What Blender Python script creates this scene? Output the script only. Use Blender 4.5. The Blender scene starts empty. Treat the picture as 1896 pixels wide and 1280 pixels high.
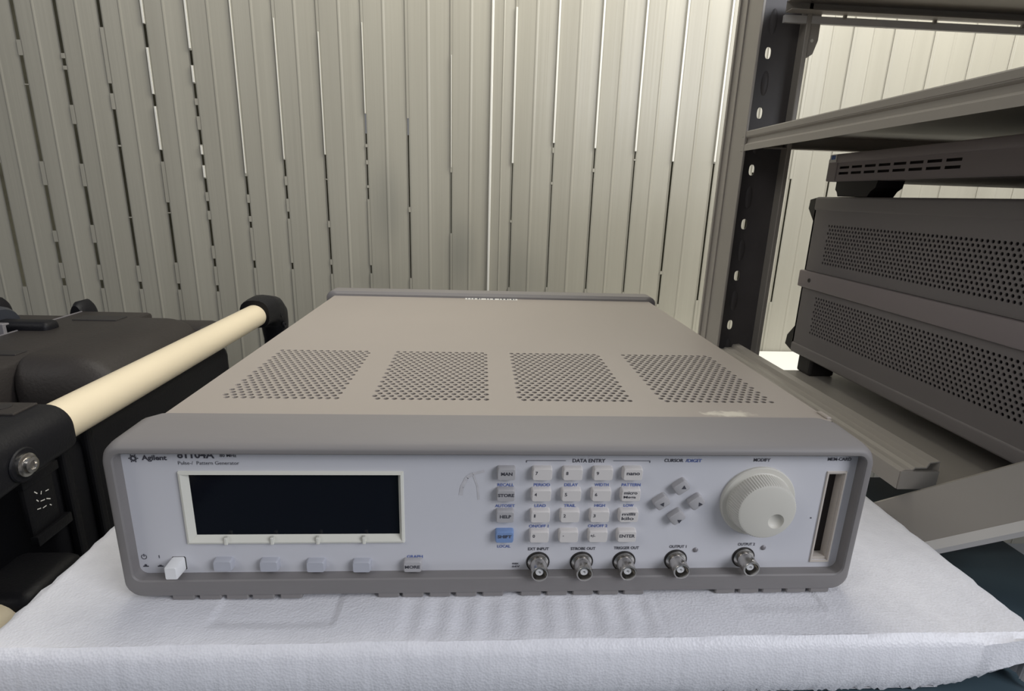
import bpy, bmesh, math, random
from mathutils import Matrix, Vector
PI = math.pi
random.seed(4)
S = bpy.context.scene
COL = S.collection

# ------------------------------------------------------------------ camera
cam_d = bpy.data.cameras.new('camera'); cam = bpy.data.objects.new('camera', cam_d); COL.objects.link(cam)
cam_d.sensor_width = 36.0; cam_d.lens = 19.2134; cam_d.clip_start = .01; cam_d.clip_end = 60
r = Vector((0.9981090, -0.0533411, 0.0305461)); d = Vector((0.0151599, -0.2679735, -0.9633070)); f = Vector((0.0595694, 0.9619485, -0.2666581))
m = Matrix((r, -d, -f)).transposed().to_4x4(); m.translation = Vector((-0.0162, -0.2898, 0.2375))
cam.matrix_world = m
S.camera = cam
# ------------------------------------------------------------------ world, lights, exposure
S.view_settings.view_transform = 'Standard'; S.view_settings.look = 'None'
S.view_settings.exposure = 0.0; S.view_settings.gamma = 1.0; S.view_settings.use_curve_mapping = False
W = bpy.data.worlds.new('world'); S.world = W; W.use_nodes = True
wn = W.node_tree.nodes; wl = W.node_tree.links
bg = wn['Background']; bg.inputs['Strength'].default_value = 0.25
tc = wn.new('ShaderNodeTexCoord'); sx = wn.new('ShaderNodeSeparateXYZ'); cr = wn.new('ShaderNodeValToRGB')
wl.new(tc.outputs['Generated'], sx.inputs[0])
mp = wn.new('ShaderNodeMapRange'); mp.inputs['From Min'].default_value = -1; mp.inputs['From Max'].default_value = 1
wl.new(sx.outputs['Z'], mp.inputs['Value']); wl.new(mp.outputs[0], cr.inputs[0]); wl.new(cr.outputs[0], bg.inputs['Color'])
cr.color_ramp.elements[0].color = (.30, .28, .26, 1); cr.color_ramp.elements[0].position = .35
cr.color_ramp.elements[1].color = (.86, .90, 1.0, 1); cr.color_ramp.elements[1].position = .75

def area(name, loc, target, sx_, sy_, power, col):
    l = bpy.data.lights.new(name, 'AREA'); l.shape = 'RECTANGLE'; l.size = sx_; l.size_y = sy_; l.energy = power; l.color = col
    o = bpy.data.objects.new(name, l); COL.objects.link(o); o.location = loc
    o.rotation_euler = (Vector(target) - Vector(loc)).to_track_quat('-Z', 'Y').to_euler()
    return o
area('key_area_right', (1.45, -1.20, 1.00), (0, .0, 0), .95, 1.1, 27, (.92, .94, 1.0))  # unseen key from the front right, moved near so the wall stays darker
area('fill_area_left', (-1.9, -1.2, 1.9), (.2, .3, 0), 1.2, 1.0, 11, (1.0, .97, .92))  # unseen fill, added to lift the left-facing surfaces
area('wall_area_right', (1.35, .50, 1.45), (.95, 1.15, .5), .9, .6, 33, (1.0, .965, .88))  # unseen area light, added to brighten the wall on the right
area('wall_area_top', (.12, .62, 1.42), (.05, 1.15, .62), 1.1, .35, 13, (1.0, .96, .86))  # unseen area light, added to grade the wall from the top down

# ------------------------------------------------------------------ materials
def mat(name, col, rough=.5, metal=0, bump=0, bscale=200, var=0, vscale=8, spec=.5, sss=0, stretch=None):
    m = bpy.data.materials.new(name); m.use_nodes = True
    n = m.node_tree.nodes; l = m.node_tree.links; b = n['Principled BSDF']
    b.inputs['Base Color'].default_value = (*col, 1); b.inputs['Roughness'].default_value = rough
    b.inputs['Metallic'].default_value = metal; b.inputs['Specular IOR Level'].default_value = spec
    t = n.new('ShaderNodeTexCoord'); src = t.outputs['Object']
    if stretch:
        k = n.new('ShaderNodeMapping'); k.inputs['Scale'].default_value = stretch; l.new(src, k.inputs[0]); src = k.outputs[0]
    nz = n.new('ShaderNodeTexNoise'); nz.inputs['Scale'].default_value = vscale; nz.inputs['Detail'].default_value = 5
    l.new(src, nz.inputs['Vector'])
    mx = n.new('ShaderNodeMix'); mx.data_type = 'RGBA'
    a = max(0.0, 1 - var); c = 1 + var
    mx.inputs['A'].default_value = (*[x * a for x in col], 1); mx.inputs['B'].default_value = (*[min(1, x * c) for x in col], 1)
    l.new(nz.outputs['Fac'], mx.inputs['Factor']); l.new(mx.outputs['Result'], b.inputs['Base Color'])
    if bump:
        nb = n.new('ShaderNodeTexNoise'); nb.inputs['Scale'].default_value = bscale; nb.inputs['Detail'].default_value = 3
        l.new(src, nb.inputs['Vector'])
        bp = n.new('ShaderNodeBump'); bp.inputs['Strength'].default_value = bump; bp.inputs['Distance'].default_value = .002
        l.new(nb.outputs['Fac'], bp.inputs['Height']); l.new(bp.outputs[0], b.inputs['Normal'])
    if sss:
        b.inputs['Subsurface Weight'].default_value = sss; b.inputs['Subsurface Radius'].default_value = (.02, .02, .02)
        b.inputs['Subsurface Scale'].default_value = .5
    return m
M = {}
M['panel'] = mat('panel_paint', (.60, .60, .635), .45, var=.03, vscale=20)
M['bumper'] = mat('bumper_rubber', (.210, .198, .195), .55, bump=.08, bscale=150, var=.12, vscale=14, stretch=(.3, 1, 2))
M['bezel'] = mat('bezel_plastic', (.70, .69, .62), .4, var=.02)
M['screen'] = mat('screen_glass', (.006, .007, .011), .12, spec=.25)
M['key_white'] = mat('key_white', (.66, .63, .61), .45)
M['key_grey'] = mat('key_grey', (.42, .41, .42), .45)
M['key_soft'] = mat('key_soft', (.44, .45, .50), .45)
M['key_blue'] = mat('key_blue', (.19, .29, .52), .45)
M['white'] = mat('white_plastic', (.80, .80, .80), .4)
M['knob'] = mat('knob_plastic', (.62, .60, .54), .5, var=.02)
M['ink'] = mat('dark_ink', (.055, .055, .07), .6)
M['ink_blue'] = mat('blue_ink', (.10, .15, .40), .6)
M['nickel'] = mat('nickel', (.52, .50, .47), .25, metal=1)
M['dark'] = mat('dark_plastic', (.02, .018, .018), .5)
M['black'] = mat('black_plastic', (.009, .009, .011), .45, bump=.15, bscale=400, var=.2, spec=.2)
M['case'] = mat('case_plastic', (.030, .026, .024), .50, bump=.2, bscale=260, var=.25, vscale=10, spec=.3)
M['cream'] = mat('cream_tube', (.76, .66, .48), .38, var=.06, vscale=9)
M['led'] = mat('led_off', (.20, .19, .20), .3)
M['slot'] = mat('slot_frame', (.56, .51, .46), .5)
M['rack'] = mat('rack_paint', (.335, .31, .275), .38, bump=.05, bscale=60, var=.10, vscale=6)
M['web'] = mat('web_dark_grey', (.085, .078, .078), .45, var=.25, vscale=25)  # darker grey for the upright's web faces and dimples
M['rack_light'] = mat('rack_edge_lit', (.58, .57, .56), .35, var=.1)  # paler copy of rack_paint, the lit look of the lip put into its colour
M['device'] = mat('device_paint', (.205, .188, .184), .5, var=.05)
M['device2'] = mat('device_pinkish', (.27, .235, .235), .5, var=.05)
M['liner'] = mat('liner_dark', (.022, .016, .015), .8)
M['blue'] = mat('dark_blue_top', (.055, .085, .105), .35, var=.15, vscale=5)
M['floor'] = mat('concrete', (.30, .31, .32), .6, var=.12, vscale=4)
M['sill'] = mat('white_sill', (.72, .72, .68), .5, var=.03)
M['foliage'] = mat('hedge', (.40, .37, .25), .9, var=.6, vscale=14)
M['sticker'] = mat('sticker', (.75, .74, .70), .5)
M['blue_sticker'] = mat('blue_sticker', (.06, .14, .40), .5)
M['pale_trim'] = mat('pale_trim_paint', (.70, .69, .64), .4)  # for the raised joint, and strips standing in for sky through the slits

def wall_mat():
    m = bpy.data.materials.new('painted_sheet'); m.use_nodes = True
    n = m.node_tree.nodes; l = m.node_tree.links; b = n['Principled BSDF']
    t = n.new('ShaderNodeTexCoord'); k = n.new('ShaderNodeMapping'); k.inputs['Scale'].default_value = (9, 1, .55)
    l.new(t.outputs['Object'], k.inputs[0])
    nz = n.new('ShaderNodeTexNoise'); nz.inputs['Scale'].default_value = 1.6; nz.inputs['Detail'].default_value = 4
    l.new(k.outputs[0], nz.inputs['Vector'])
    mx = n.new('ShaderNodeMix'); mx.data_type = 'RGBA'
    mx.inputs['A'].default_value = (.285, .272, .228, 1); mx.inputs['B'].default_value = (.385, .370, .315, 1)
    l.new(nz.outputs['Fac'], mx.inputs['Factor'])
    src = mx.outputs['Result']
    # soft-edged grey patches on the wall, broken up by the noise
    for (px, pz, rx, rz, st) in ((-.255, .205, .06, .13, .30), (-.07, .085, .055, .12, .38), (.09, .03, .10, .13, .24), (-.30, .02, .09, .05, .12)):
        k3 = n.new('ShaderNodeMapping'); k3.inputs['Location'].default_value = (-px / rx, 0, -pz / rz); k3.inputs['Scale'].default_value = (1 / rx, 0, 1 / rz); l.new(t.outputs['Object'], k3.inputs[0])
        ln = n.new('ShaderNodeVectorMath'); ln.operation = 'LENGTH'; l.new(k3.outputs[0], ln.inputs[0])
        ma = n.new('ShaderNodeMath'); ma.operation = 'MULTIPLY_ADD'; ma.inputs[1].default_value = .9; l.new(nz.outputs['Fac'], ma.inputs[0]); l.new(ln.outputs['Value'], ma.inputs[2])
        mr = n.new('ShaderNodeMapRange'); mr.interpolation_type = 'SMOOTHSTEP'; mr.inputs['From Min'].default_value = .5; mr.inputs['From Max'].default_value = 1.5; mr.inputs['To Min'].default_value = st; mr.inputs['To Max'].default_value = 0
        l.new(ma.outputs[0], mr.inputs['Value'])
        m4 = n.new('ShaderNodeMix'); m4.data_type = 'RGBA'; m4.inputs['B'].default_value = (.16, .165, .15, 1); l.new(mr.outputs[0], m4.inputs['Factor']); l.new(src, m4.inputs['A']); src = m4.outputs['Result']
    l.new(src, b.inputs['Base Color'])
    b.inputs['Roughness'].default_value = .36
    k2 = n.new('ShaderNodeMapping'); k2.inputs['Scale'].default_value = (60, 1, .8); l.new(t.outputs['Object'], k2.inputs[0])
    n2 = n.new('ShaderNodeTexNoise'); n2.inputs['Scale'].default_value = 2; n2.inputs['Detail'].default_value = 3; l.new(k2.outputs[0], n2.inputs['Vector'])
    bp = n.new('ShaderNodeBump'); bp.inputs['Strength'].default_value = .12; bp.inputs['Distance'].default_value = .004
    l.new(n2.outputs['Fac'], bp.inputs['Height']); l.new(bp.outputs[0], b.inputs['Normal'])
    return m
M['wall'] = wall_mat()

def foam_mat():
    m = bpy.data.materials.new('foam_white'); m.use_nodes = True
    n = m.node_tree.nodes; l = m.node_tree.links; b = n['Principled BSDF']
    t = n.new('ShaderNodeTexCoord')
    v = n.new('ShaderNodeTexVoronoi'); v.inputs['Scale'].default_value = 650; l.new(t.outputs['Object'], v.inputs['Vector'])
    z = n.new('ShaderNodeTexNoise'); z.inputs['Scale'].default_value = 90; z.inputs['Detail'].default_value = 6; l.new(t.outputs['Object'], z.inputs['Vector'])
    mx = n.new('ShaderNodeMix'); mx.data_type = 'RGBA'; mx.inputs['A'].default_value = (.72, .72, .76, 1); mx.inputs['B'].default_value = (.86, .86, .90, 1)
    l.new(z.outputs['Fac'], mx.inputs['Factor']); l.new(mx.outputs['Result'], b.inputs['Base Color'])
    ad = n.new('ShaderNodeMath'); ad.operation = 'ADD'; l.new(v.outputs['Distance'], ad.inputs[0]); l.new(z.outputs['Fac'], ad.inputs[1])
    bp = n.new('ShaderNodeBump'); bp.inputs['Strength'].default_value = .30; bp.inputs['Distance'].default_value = .0007
    l.new(ad.outputs[0], bp.inputs['Height']); l.new(bp.outputs[0], b.inputs['Normal'])
    b.inputs['Roughness'].default_value = .42
    return m
M['foam'] = foam_mat()

def cover_mat():
    m = mat('cover_paint', (.335, .298, .265), .42, var=.03, vscale=12)
    n = m.node_tree.nodes; l = m.node_tree.links; b = n['Principled BSDF']
    # pale scuff where the paint is rubbed off, near the front right corner of the lid
    t = n.new('ShaderNodeTexCoord'); k = n.new('ShaderNodeMapping'); k.vector_type = 'POINT'
    k.inputs['Location'].default_value = (-.152 / .026, -.0415 / .0075, 0); k.inputs['Scale'].default_value = (1 / .026, 1 / .0075, 0)
    l.new(t.outputs['Object'], k.inputs[0])
    g = n.new('ShaderNodeVectorMath'); g.operation = 'LENGTH'; l.new(k.outputs[0], g.inputs[0])
    z = n.new('ShaderNodeTexNoise'); z.inputs['Scale'].default_value = 130; z.inputs['Detail'].default_value = 5; l.new(t.outputs['Object'], z.inputs['Vector'])
    a = n.new('ShaderNodeMath'); a.operation = 'MULTIPLY_ADD'; a.inputs[1].default_value = 1.6; l.new(z.outputs['Fac'], a.inputs[0]); l.new(g.outputs['Value'], a.inputs[2])
    r_ = n.new('ShaderNodeMapRange'); r_.inputs['From Min'].default_value = 1.15; r_.inputs['From Max'].default_value = 1.55; r_.inputs['To Min'].default_value = .75; r_.inputs['To Max'].default_value = 0
    l.new(a.outputs[0], r_.inputs['Value'])
    src = b.inputs['Base Color'].links[0].from_socket
    mx = n.new('ShaderNodeMix'); mx.data_type = 'RGBA'; mx.inputs['B'].default_value = (.66, .62, .52, 1)
    l.new(r_.outputs[0], mx.inputs['Factor']); l.new(src, mx.inputs['A']); l.new(mx.outputs['Result'], b.inputs['Base Color'])
    return m
M['cover'] = cover_mat()

# ------------------------------------------------------------------ helpers
def link(name, bm, m, parent=None, smooth=False, loc=None):
    bm.normal_update()
    me = bpy.data.meshes.new(name); bm.to_mesh(me); bm.free()
    for mm in (m if isinstance(m, (list, tuple)) else [m]): me.materials.append(mm)
    if smooth:
        me.shade_smooth()
        try: me.set_sharp_from_angle(angle=math.radians(38))
        except Exception: pass
    o = bpy.data.objects.new(name, me); COL.objects.link(o)
    if parent is not None:
        o.parent = parent
        o.matrix_parent_inverse = parent.matrix_world.inverted() if False else Matrix.Translation(-parent.location)
    return o
def thing(name, label, cat, loc=(0, 0, 0), group=None):
    o = bpy.data.objects.new(name, None); COL.objects.link(o); o.location = loc; o.empty_display_size = .05
    o['label'] = label; o['category'] = cat
    if group: o['group'] = group
    return o
def struct(o): o['kind'] = 'structure'; return o

def box(bm, x0, x1, y0, y1, z0, z1, bev=0, seg=2):
    g = bmesh.ops.create_cube(bm, size=1)
    vs = g['verts']
    for v in vs:
        v.co = Vector(((x0 + x1) / 2 + v.co.x * (x1 - x0), (y0 + y1) / 2 + v.co.y * (y1 - y0), (z0 + z1) / 2 + v.co.z * (z1 - z0)))
    if bev:
        es = set()
        for v in vs: es.update(v.link_edges)
        bmesh.ops.bevel(bm, geom=list(es), offset=bev, segments=seg, profile=.5, affect='EDGES')
    return bm
def mbox(*a, **k): return box(bmesh.new(), *a, **k)

def rings(bm, loops, closed=True, cap0=False, cap1=False, mi=0):
    vl = [[bm.verts.new(p) for p in lp] for lp in loops]
    n = len(vl[0])
    for a, b in zip(vl, vl[1:]):
        for i in range(n if closed else n - 1):
            j = (i + 1) % n
            fc = bm.faces.new((a[i], a[j], b[j], b[i])); fc.material_index = mi
    if cap0: bm.faces.new(vl[0])
    if cap1: bm.faces.new(list(reversed(vl[-1])))
    return vl
def fix(bm):
    bmesh.ops.recalc_face_normals(bm, faces=bm.faces[:]); return bm
def rrect(x0, x1, z0, z1, rad, y, n=8):
    pts = []
    for cx, cz, a0 in ((x1 - rad, z1 - rad, 0), (x0 + rad, z1 - rad, 90), (x0 + rad, z0 + rad, 180), (x1 - rad, z0 + rad, 270)):
        for i in range(n + 1):
            a = math.radians(a0 + 90 * i / n); pts.append((cx + rad * math.cos(a), y, cz + rad * math.sin(a)))
    return pts
def lathe_y(prof, cx, cz, n=32, bm=None, closed_ends=True, wob=0):
    """prof: list of (radius, y), axis along Y"""
    bm = bm or bmesh.new(); loops = []
    for rr, y in prof:
        loops.append([(cx + (rr + (wob if i % 2 else 0)) * math.cos(2 * PI * i / n), y, cz + (rr + (wob if i % 2 else 0)) * math.sin(2 * PI * i / n)) for i in range(n)])
    rings(bm, loops, cap0=closed_ends, cap1=closed_ends); return fix(bm)
def disc_hole(bm, rect, c, pts_fn, n, to3, mi=0):
    """quad ring between a cell rectangle and a hole outline; returns hole verts"""
    (u0, u1, v0, v1) = rect; out = []; inn = []
    for i in range(n):
        a = 2 * PI * (i + .5) / n if n % 8 else 2 * PI * i / n
        du, dv = math.cos(a), math.sin(a)
        s = min(((u1 - c[0]) / du) if du > 1e-9 else ((u0 - c[0]) / du if du < -1e-9 else 1e9),
                ((v1 - c[1]) / dv) if dv > 1e-9 else ((v0 - c[1]) / dv if dv < -1e-9 else 1e9))
        if n == 8 and i % 2: # snap to the corners
            out.append((u1 if du > 0 else u0, v1 if dv > 0 else v0))
        else: out.append((c[0] + du * s, c[1] + dv * s))
        inn.append(pts_fn(a))
    if n != 8:
        for cu, cv in ((u0, v0), (u1, v0), (u1, v1), (u0, v1)):
            k = min(range(n), key=lambda i: abs(math.remainder(math.atan2(cv - c[1], cu - c[0]) - (2 * PI * (i + .5) / n if n % 8 else 2 * PI * i / n), 2 * PI)))
            out[k] = (cu, cv)
    vo = [bm.verts.new(to3(*p, 0)) for p in out]; vi = [bm.verts.new(to3(*p, 0)) for p in inn]; vd = [bm.verts.new(to3(*p, 1)) for p in inn]
    for i in range(n):
        j = (i + 1) % n
        bm.faces.new((vo[i], vo[j], vi[j], vi[i])).material_index = mi
        bm.faces.new((vi[i], vi[j], vd[j], vd[i])).material_index = mi
def quad(bm, u0, u1, v0, v1, to3, mi=0):
    if u1 - u0 < 1e-6 or v1 - v0 < 1e-6: return
    bm.faces.new([bm.verts.new(to3(*p, 0)) for p in ((u0, v0), (u1, v0), (u1, v1), (u0, v1))]).material_index = mi
def hexfield(bm, u0, u1, v0, ncol, nrow, pu, pv, rad, to3, n=8):
    """staggered perforation filling [u0,u1] x [v0, v0+nrow*pv]"""
    for rI in range(nrow):
        off = pu / 2 if rI % 2 == 0 else 0
        va, vb = v0 + rI * pv, v0 + (rI + 1) * pv
        nc = ncol
        ua = u0 + off
        quad(bm, u0, ua, va, vb, to3)
        for k in range(nc):
            a = ua + k * pu; c = (a + pu / 2, (va + vb) / 2)
            disc_hole(bm, (a, a + pu, va, vb), c, lambda t, c=c: (c[0] + rad * math.cos(t), c[1] + rad * math.sin(t)), n, to3)
        quad(bm, ua + nc * pu, u1, va, vb, to3)
def orient(bm, nrm):
    """flip faces so those parallel to the sheet look along nrm"""
    bm.normal_update()
    for fc in bm.faces:
        if fc.normal.dot(nrm) < -.5: fc.normal_flip()
    return bm

def fix2(bm):
    bm.normal_update()
    for fc in bm.faces:
        if fc.normal.y > 0: fc.normal_flip()
    return bm

def text_bm(s, cx, cz, w, h, y, bold=0.0, shear=0):
    cu = bpy.data.curves.new('t', 'FONT'); cu.body = s; cu.size = 1; cu.offset = bold; cu.shear = shear; cu.resolution_u = 3
    cu.align_x = 'CENTER'
    o = bpy.data.objects.new('t', cu)
    me = bpy.data.meshes.new_from_object(o)
    bpy.data.objects.remove(o); bpy.data.curves.remove(cu)
    bm = bmesh.new(); bm.from_mesh(me); bpy.data.meshes.remove(me)
    xs = [v.co.x for v in bm.verts]; ys = [v.co.y for v in bm.verts]
    sx_ = w / max(1e-6, (max(xs) - min(xs))); sy_ = h / max(1e-6, (max(ys) - min(ys))) if h else sx_
    mx_, my_ = (max(xs) + min(xs)) / 2, (max(ys) + min(ys)) / 2
    for v in bm.verts: v.co = Vector((cx + (v.co.x - mx_) * sx_, y, cz + (v.co.y - my_) * sy_))
    for fc in bm.faces:
        fc.normal_update()
        if fc.normal.y > 0: fc.normal_flip()
    return bm
def text(name, s, cx, cz, w, h, y, m, parent, bold=.0):
    return link(name, text_bm(s, cx, cz, w, h, y, bold), m, parent)

# ------------------------------------------------------------------ the room
YW = 1.15
WZ0, WZ1 = -.80, 1.9; SILL = -.165
SEAM = [-1.55, -1.455, -1.36, -1.265, -1.17, -1.072, -.98, -.885, -.79, -.694, -.595, -.50, -.401, -.300, -.198, -.093, .004, .060, .161, .266, .369, .467, .575, .680, .783, .886, .99, 1.093, 1.196, 1.30, 1.40, 1.505, 1.61, 1.71, 1.815, 1.92]
# open parts of the slits between the sheets, as heights on the wall (z from, z to)
def zr(y): return .659 - .001195 * y - .0000001 * y * y * 0 - (.00005 * max(0, y - 250))
OPEN = {-1.265: [(560, 400)], -1.17: [(320, 560)],
 -1.072: [(0, 98), (125, 175), (177, 315), (359, 446), (468, 510), (541, 556)],
 -.98: [(0, 118), (127, 140), (147, 210), (245, 317), (359, 433), (468, 512), (543, 560)],
 -.885: [(0, 70), (168, 186), (215, 280), (283, 415), (417, 512), (545, 560)],
 -.79: [(61, 101), (185, 206), (287, 308), (385, 404), (406, 504), (547, 560)],
 -.694: [(103, 129), (162, 189), (201, 222), (247, 274), (293, 312), (337, 363), (380, 399), (416, 468), (494, 510), (549, 562)],
 -.595: [(330, 365), (381, 407), (418, 430), (496, 511)],
 -.50: [(297, 328), (345, 371), (396, 410), (499, 512)],
 -.401: [(285, 330), (332, 412), (425, 490), (501, 520)],
 -.300: [(205, 262), (268, 292), (300, 340), (345, 367), (500, 517)],
 -.198: [(210, 380), (390, 525)],
 -.093: [(310, 430)], .060: [(290, 400), (405, 540)],
 .161: [(248, 256), (266, 322), (327, 538)], .266: [(255, 293), (300, 540)], .369: [(258, 272), (275, 545)],
 .467: [(275, 498), (505, 570)], .575: [(275, 560)], .680: [(290, 560)], .783: [(300, 560)], .886: [(300, 560)], .99: [(300, 560)]}
def slit_w(x): return (.0030 + .0062 * max(0, (-x - .35)) if x < -.1 else (.0022 if x < .2 else (.0030 if x < .4 else .0045)))
def build_wall():
    bm = bmesh.new()
    def strip(pts, z0, z1):
        prev = None
        for (x, y) in pts:
            c = (bm.verts.new((x, y, z0)), bm.verts.new((x, y, z1)))
            if prev: bm.faces.new((prev[0], c[0], c[1], prev[1]))
            prev = c
    for a, b in zip(SEAM, SEAM[1:]):
        wa, wb = slit_w(a) / 2, slit_w(b) / 2; L = b - a
        if a in (-.093,) : pass
        pts = [(a + wa, YW + .0008), (a + wa + .003, YW), (a + L * .44, YW), (a + L * .46, YW - .0010), (a + L * .485, YW - .0010), (a + L * .52, YW), (b - wb - .004, YW + .0028), (b - wb, YW + .0006)]
        strip(pts, WZ0, WZ1)
    for s in SEAM:
        w = slit_w(s) / 2 + .0012
        segs = sorted([tuple(sorted((zr(p), zr(q)))) for p, q in OPEN.get(s, [])])
        z = WZ0
        for (p, q) in segs + [(WZ1, WZ1)]:
            if p > z: # closed part: the overlapping lip of the next sheet
                bm.faces.new([bm.verts.new((x, YW - .0002, zz)) for x, zz in ((s - w, z), (s + w, z), (s + w, p), (s - w, p))])
            z = max(z, q)
    return fix2(bm)
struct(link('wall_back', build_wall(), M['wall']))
# hedge and dark yard seen through the slits
struct(link('trim_1', box(mbox(-.74, 3, YW + .55, YW + .62, -.8, .42), -3, -.74, YW + .55, YW + .62, -.8, 2.4), M['foliage']))
# a raised joint bead in the middle of the wall and pale strips painting bright sky in the slits
bm = mbox(.001, .007, YW - .004, YW + .006, WZ0, WZ1, bev=.0015)
struct(link('trim_2', bm, M['pale_trim']))
bm = bmesh.new()
for s, y0, y1 in ((-.79, 0, 60), (-.79, 102, 184), (-.79, 207, 286), (-.694, 0, 100), (-.694, 130, 160), (-.694, 276, 292), (-.694, 313, 335), (-.595, 0, 325), (-.50, 40, 295), (-.401, 60, 284),
                  (-.300, 40, 204), (-.093, 90, 300), (.060, 0, 288), (.161, -80, 247), (.266, -80, 254), (.369, -80, 257), (.467, -80, 274), (.575, -80, 272)):
    za, zb = sorted((zr(y0), zr(y1))); w = (.0007 if s < 0 else .0022) + (.001 if s in (-.79, -.694) else 0)
    box(bm, s - w, s + w, YW - .003, YW + .004, za, min(zb, 1.8))
struct(link('slit_sky_strips', bm, M['pale_trim']))
struct(link('trim_4', mbox(.30, 3, .80, YW - .004, SILL - .02, SILL, bev=.004), M['sill']))
struct(link('floor', mbox(-3.2, 3.2, -2.5, 1.6, -.9, -.80), M['floor']))

# ------------------------------------------------------------------ the pulse generator
FT = -.009                     # foam top
G = thing('pulse_generator', 'grey and white bench pulse generator with dark display, keypad and round knob, on white foam', 'electronic instrument', (0, .22, FT))
CX0, CX1, CY0, CY1, CZ = -.2095, .2155, .030, .442, .1005
bm = bmesh.new(); top = lambda u, v, dn: (u, v, CZ - .0012 * dn)
blocks = [(-.1906, -.1098), (-.0907, -.0080), (.0095, .0925), (.1105, .1948)]
pu = .0057; V0, nR, pv = .0615, 24, .00494; V1 = V0 + nR * pv
quad(bm, CX0, CX1, CY0, V0, top); quad(bm, CX0, CX1, V1, CY1, top)
u = CX0
for a, b in blocks:
    nc = 14; p = (b - a) / (nc + .5)
    quad(bm, u, a, V0, V1, top); hexfield(bm, a, b, V0, nc, nR, p, pv, .0020, top); u = b
quad(bm, u, CX1, V0, V1, top)
orient(bm, Vector((0, 0, 1)))
e = .0025; z0 = .004
for pts in ([(CX0, CY0, CZ), (CX0 - 0, CY1, CZ), (CX0, CY1, z0), (CX0, CY0, z0)], [(CX1, CY0, CZ), (CX1, CY0, z0), (CX1, CY1, z0), (CX1, CY1, CZ)],
            [(CX0, CY1, CZ), (CX1, CY1, CZ), (CX1, CY1, z0), (CX0, CY1, z0)], [(CX0, CY0, z0), (CX0, CY1, z0), (CX1, CY1, z0), (CX1, CY0, z0)]):
    bm.faces.new([bm.verts.new(p) for p in pts])
link('cover', bm, M['cover'], G)
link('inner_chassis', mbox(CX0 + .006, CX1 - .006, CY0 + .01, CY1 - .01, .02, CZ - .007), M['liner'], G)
# front bumper frame
bm = bmesh.new()
OX0, OX1, OZ0, OZ1 = -.2290, .2275, -.0067, .0962
IX0, IX1, IZ0, IZ1 = -.2212, .2205, .0066, .0902
lp = [rrect(OX0 + .006, OX1 - .006, OZ0 + .004, .1015, .016, .0335), rrect(OX0 + .003, OX1 - .003, OZ0 + .002, .1012, .014, .029), rrect(OX0, OX1, OZ0, .0975, .012, .0085),
      rrect(OX0 + .0004, OX1 - .0004, OZ0 + .0004, OZ1, .011, .004), rrect(OX0 + .0022, OX1 - .0022, OZ0 + .0022, OZ1 - .0020, .010, .0007), rrect(OX0 + .0035, OX1 - .0035, OZ0 + .004, OZ1 - .0036, .009, .0),
      rrect(IX0 - .0008, IX1 + .0008, IZ0 - .0008, IZ1 + .0008, .006, .0), rrect(IX0, IX1, IZ0, IZ1, .005, .0008), rrect(IX0, IX1, IZ0, IZ1, .005, .0105), rrect(IX0+.004, IX1-.004, IZ0+.004, IZ1-.004, .005, .0335)]
rings(bm, lp + [lp[0]]); bmesh.ops.remove_doubles(bm, verts=bm.verts[:], dist=1e-6)
FB = link('front_bumper', fix(bm), M['bumper'], G, smooth=True)
for xs in ((-.2032, -.1872, -.1711, -.1555, -.1386), (-.0790, -.0639, -.0470, -.0307, -.0137), (.0104, .0271, .0438, .0603, .0769), (.1371, .1530, .1686, .1847, .2005)):
    bm = bmesh.new()
    for x in xs: box(bm, x + .0018, x + .0150, .0014, .03, FT + .0003, OZ0 + .003, bev=.0007, seg=1)
    link('grip_ribs', bm, M['bumper'], FB)
# rear bumper
bm = bmesh.new()
lp = [rrect(-.221 + .004, .226 - .004, FT + .003, .103, .012, .440), rrect(-.221, .226, FT, .1065, .010, .4435), rrect(-.221, .226, FT, .1065, .010, .468), rrect(-.217, .222, FT + .003, .103, .010, .473)]
rings(bm, lp, cap0=True, cap1=True)
link('rear_bumper', fix(bm), M['bumper'], G, smooth=True)
# panel with turned-in left edge
PY = .0075
bm = bmesh.new(); pxs = [IX0 - .002, -.1880, -.0610, .2032, .2142, IX1 + .002]; fl = lambda u, v, dn: (u, PY, v)
for (a, b), hole in zip(zip(pxs, pxs[1:]), (None, (.0300, .0750), None, (.0125, .0752), None)):
    if hole: quad(bm, a, b, IZ0 - .003, hole[0], fl); quad(bm, a, b, hole[1], IZ1 + .002, fl)
    else: quad(bm, a, b, IZ0 - .003, IZ1 + .002, fl)
FP = link('front_panel', fix2(bm), M['panel'], G)
TY = PY - .00025
# display
bm = bmesh.new()
bx0, bx1, bz0, bz1 = -.1906, -.0603, .0275, .0762; sx0, sx1, sz0, sz1 = -.1856, -.0637, .0325, .0730
def rc(x0, x1, z0, z1, y): return [(x0, y, z0), (x1, y, z0), (x1, y, z1), (x0, y, z1)]
rings(bm, [rc(bx0, bx1, bz0, bz1, PY), rc(bx0 + .0004, bx1 - .0004, bz0 + .0004, bz1 - .0004, PY - .0016), rc(bx0 + .0016, bx1 - .0016, bz0 + .0016, bz1 - .0016, PY - .0020), rc(sx0, sx1, sz0, sz1, PY + .0012), rc(sx0, sx1, sz0, sz1, PY + .003)])
BZ = link('display_bezel', fix(bm), M['bezel'], G)
for x in (-.1672, -.1400, -.1128, -.0850):
    link('softkey_tick', mbox(x - .0010, x + .0010, PY - .0030, PY, bz0 + .0003, sz0 + .0002, bev=.0004, seg=1), M['bezel'], BZ)
link('display_screen', mbox(sx0 - .0005, sx1 + .0005, PY + .0013, PY + .0028, sz0 - .0005, sz1 + .0005), M['screen'], G)

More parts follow.
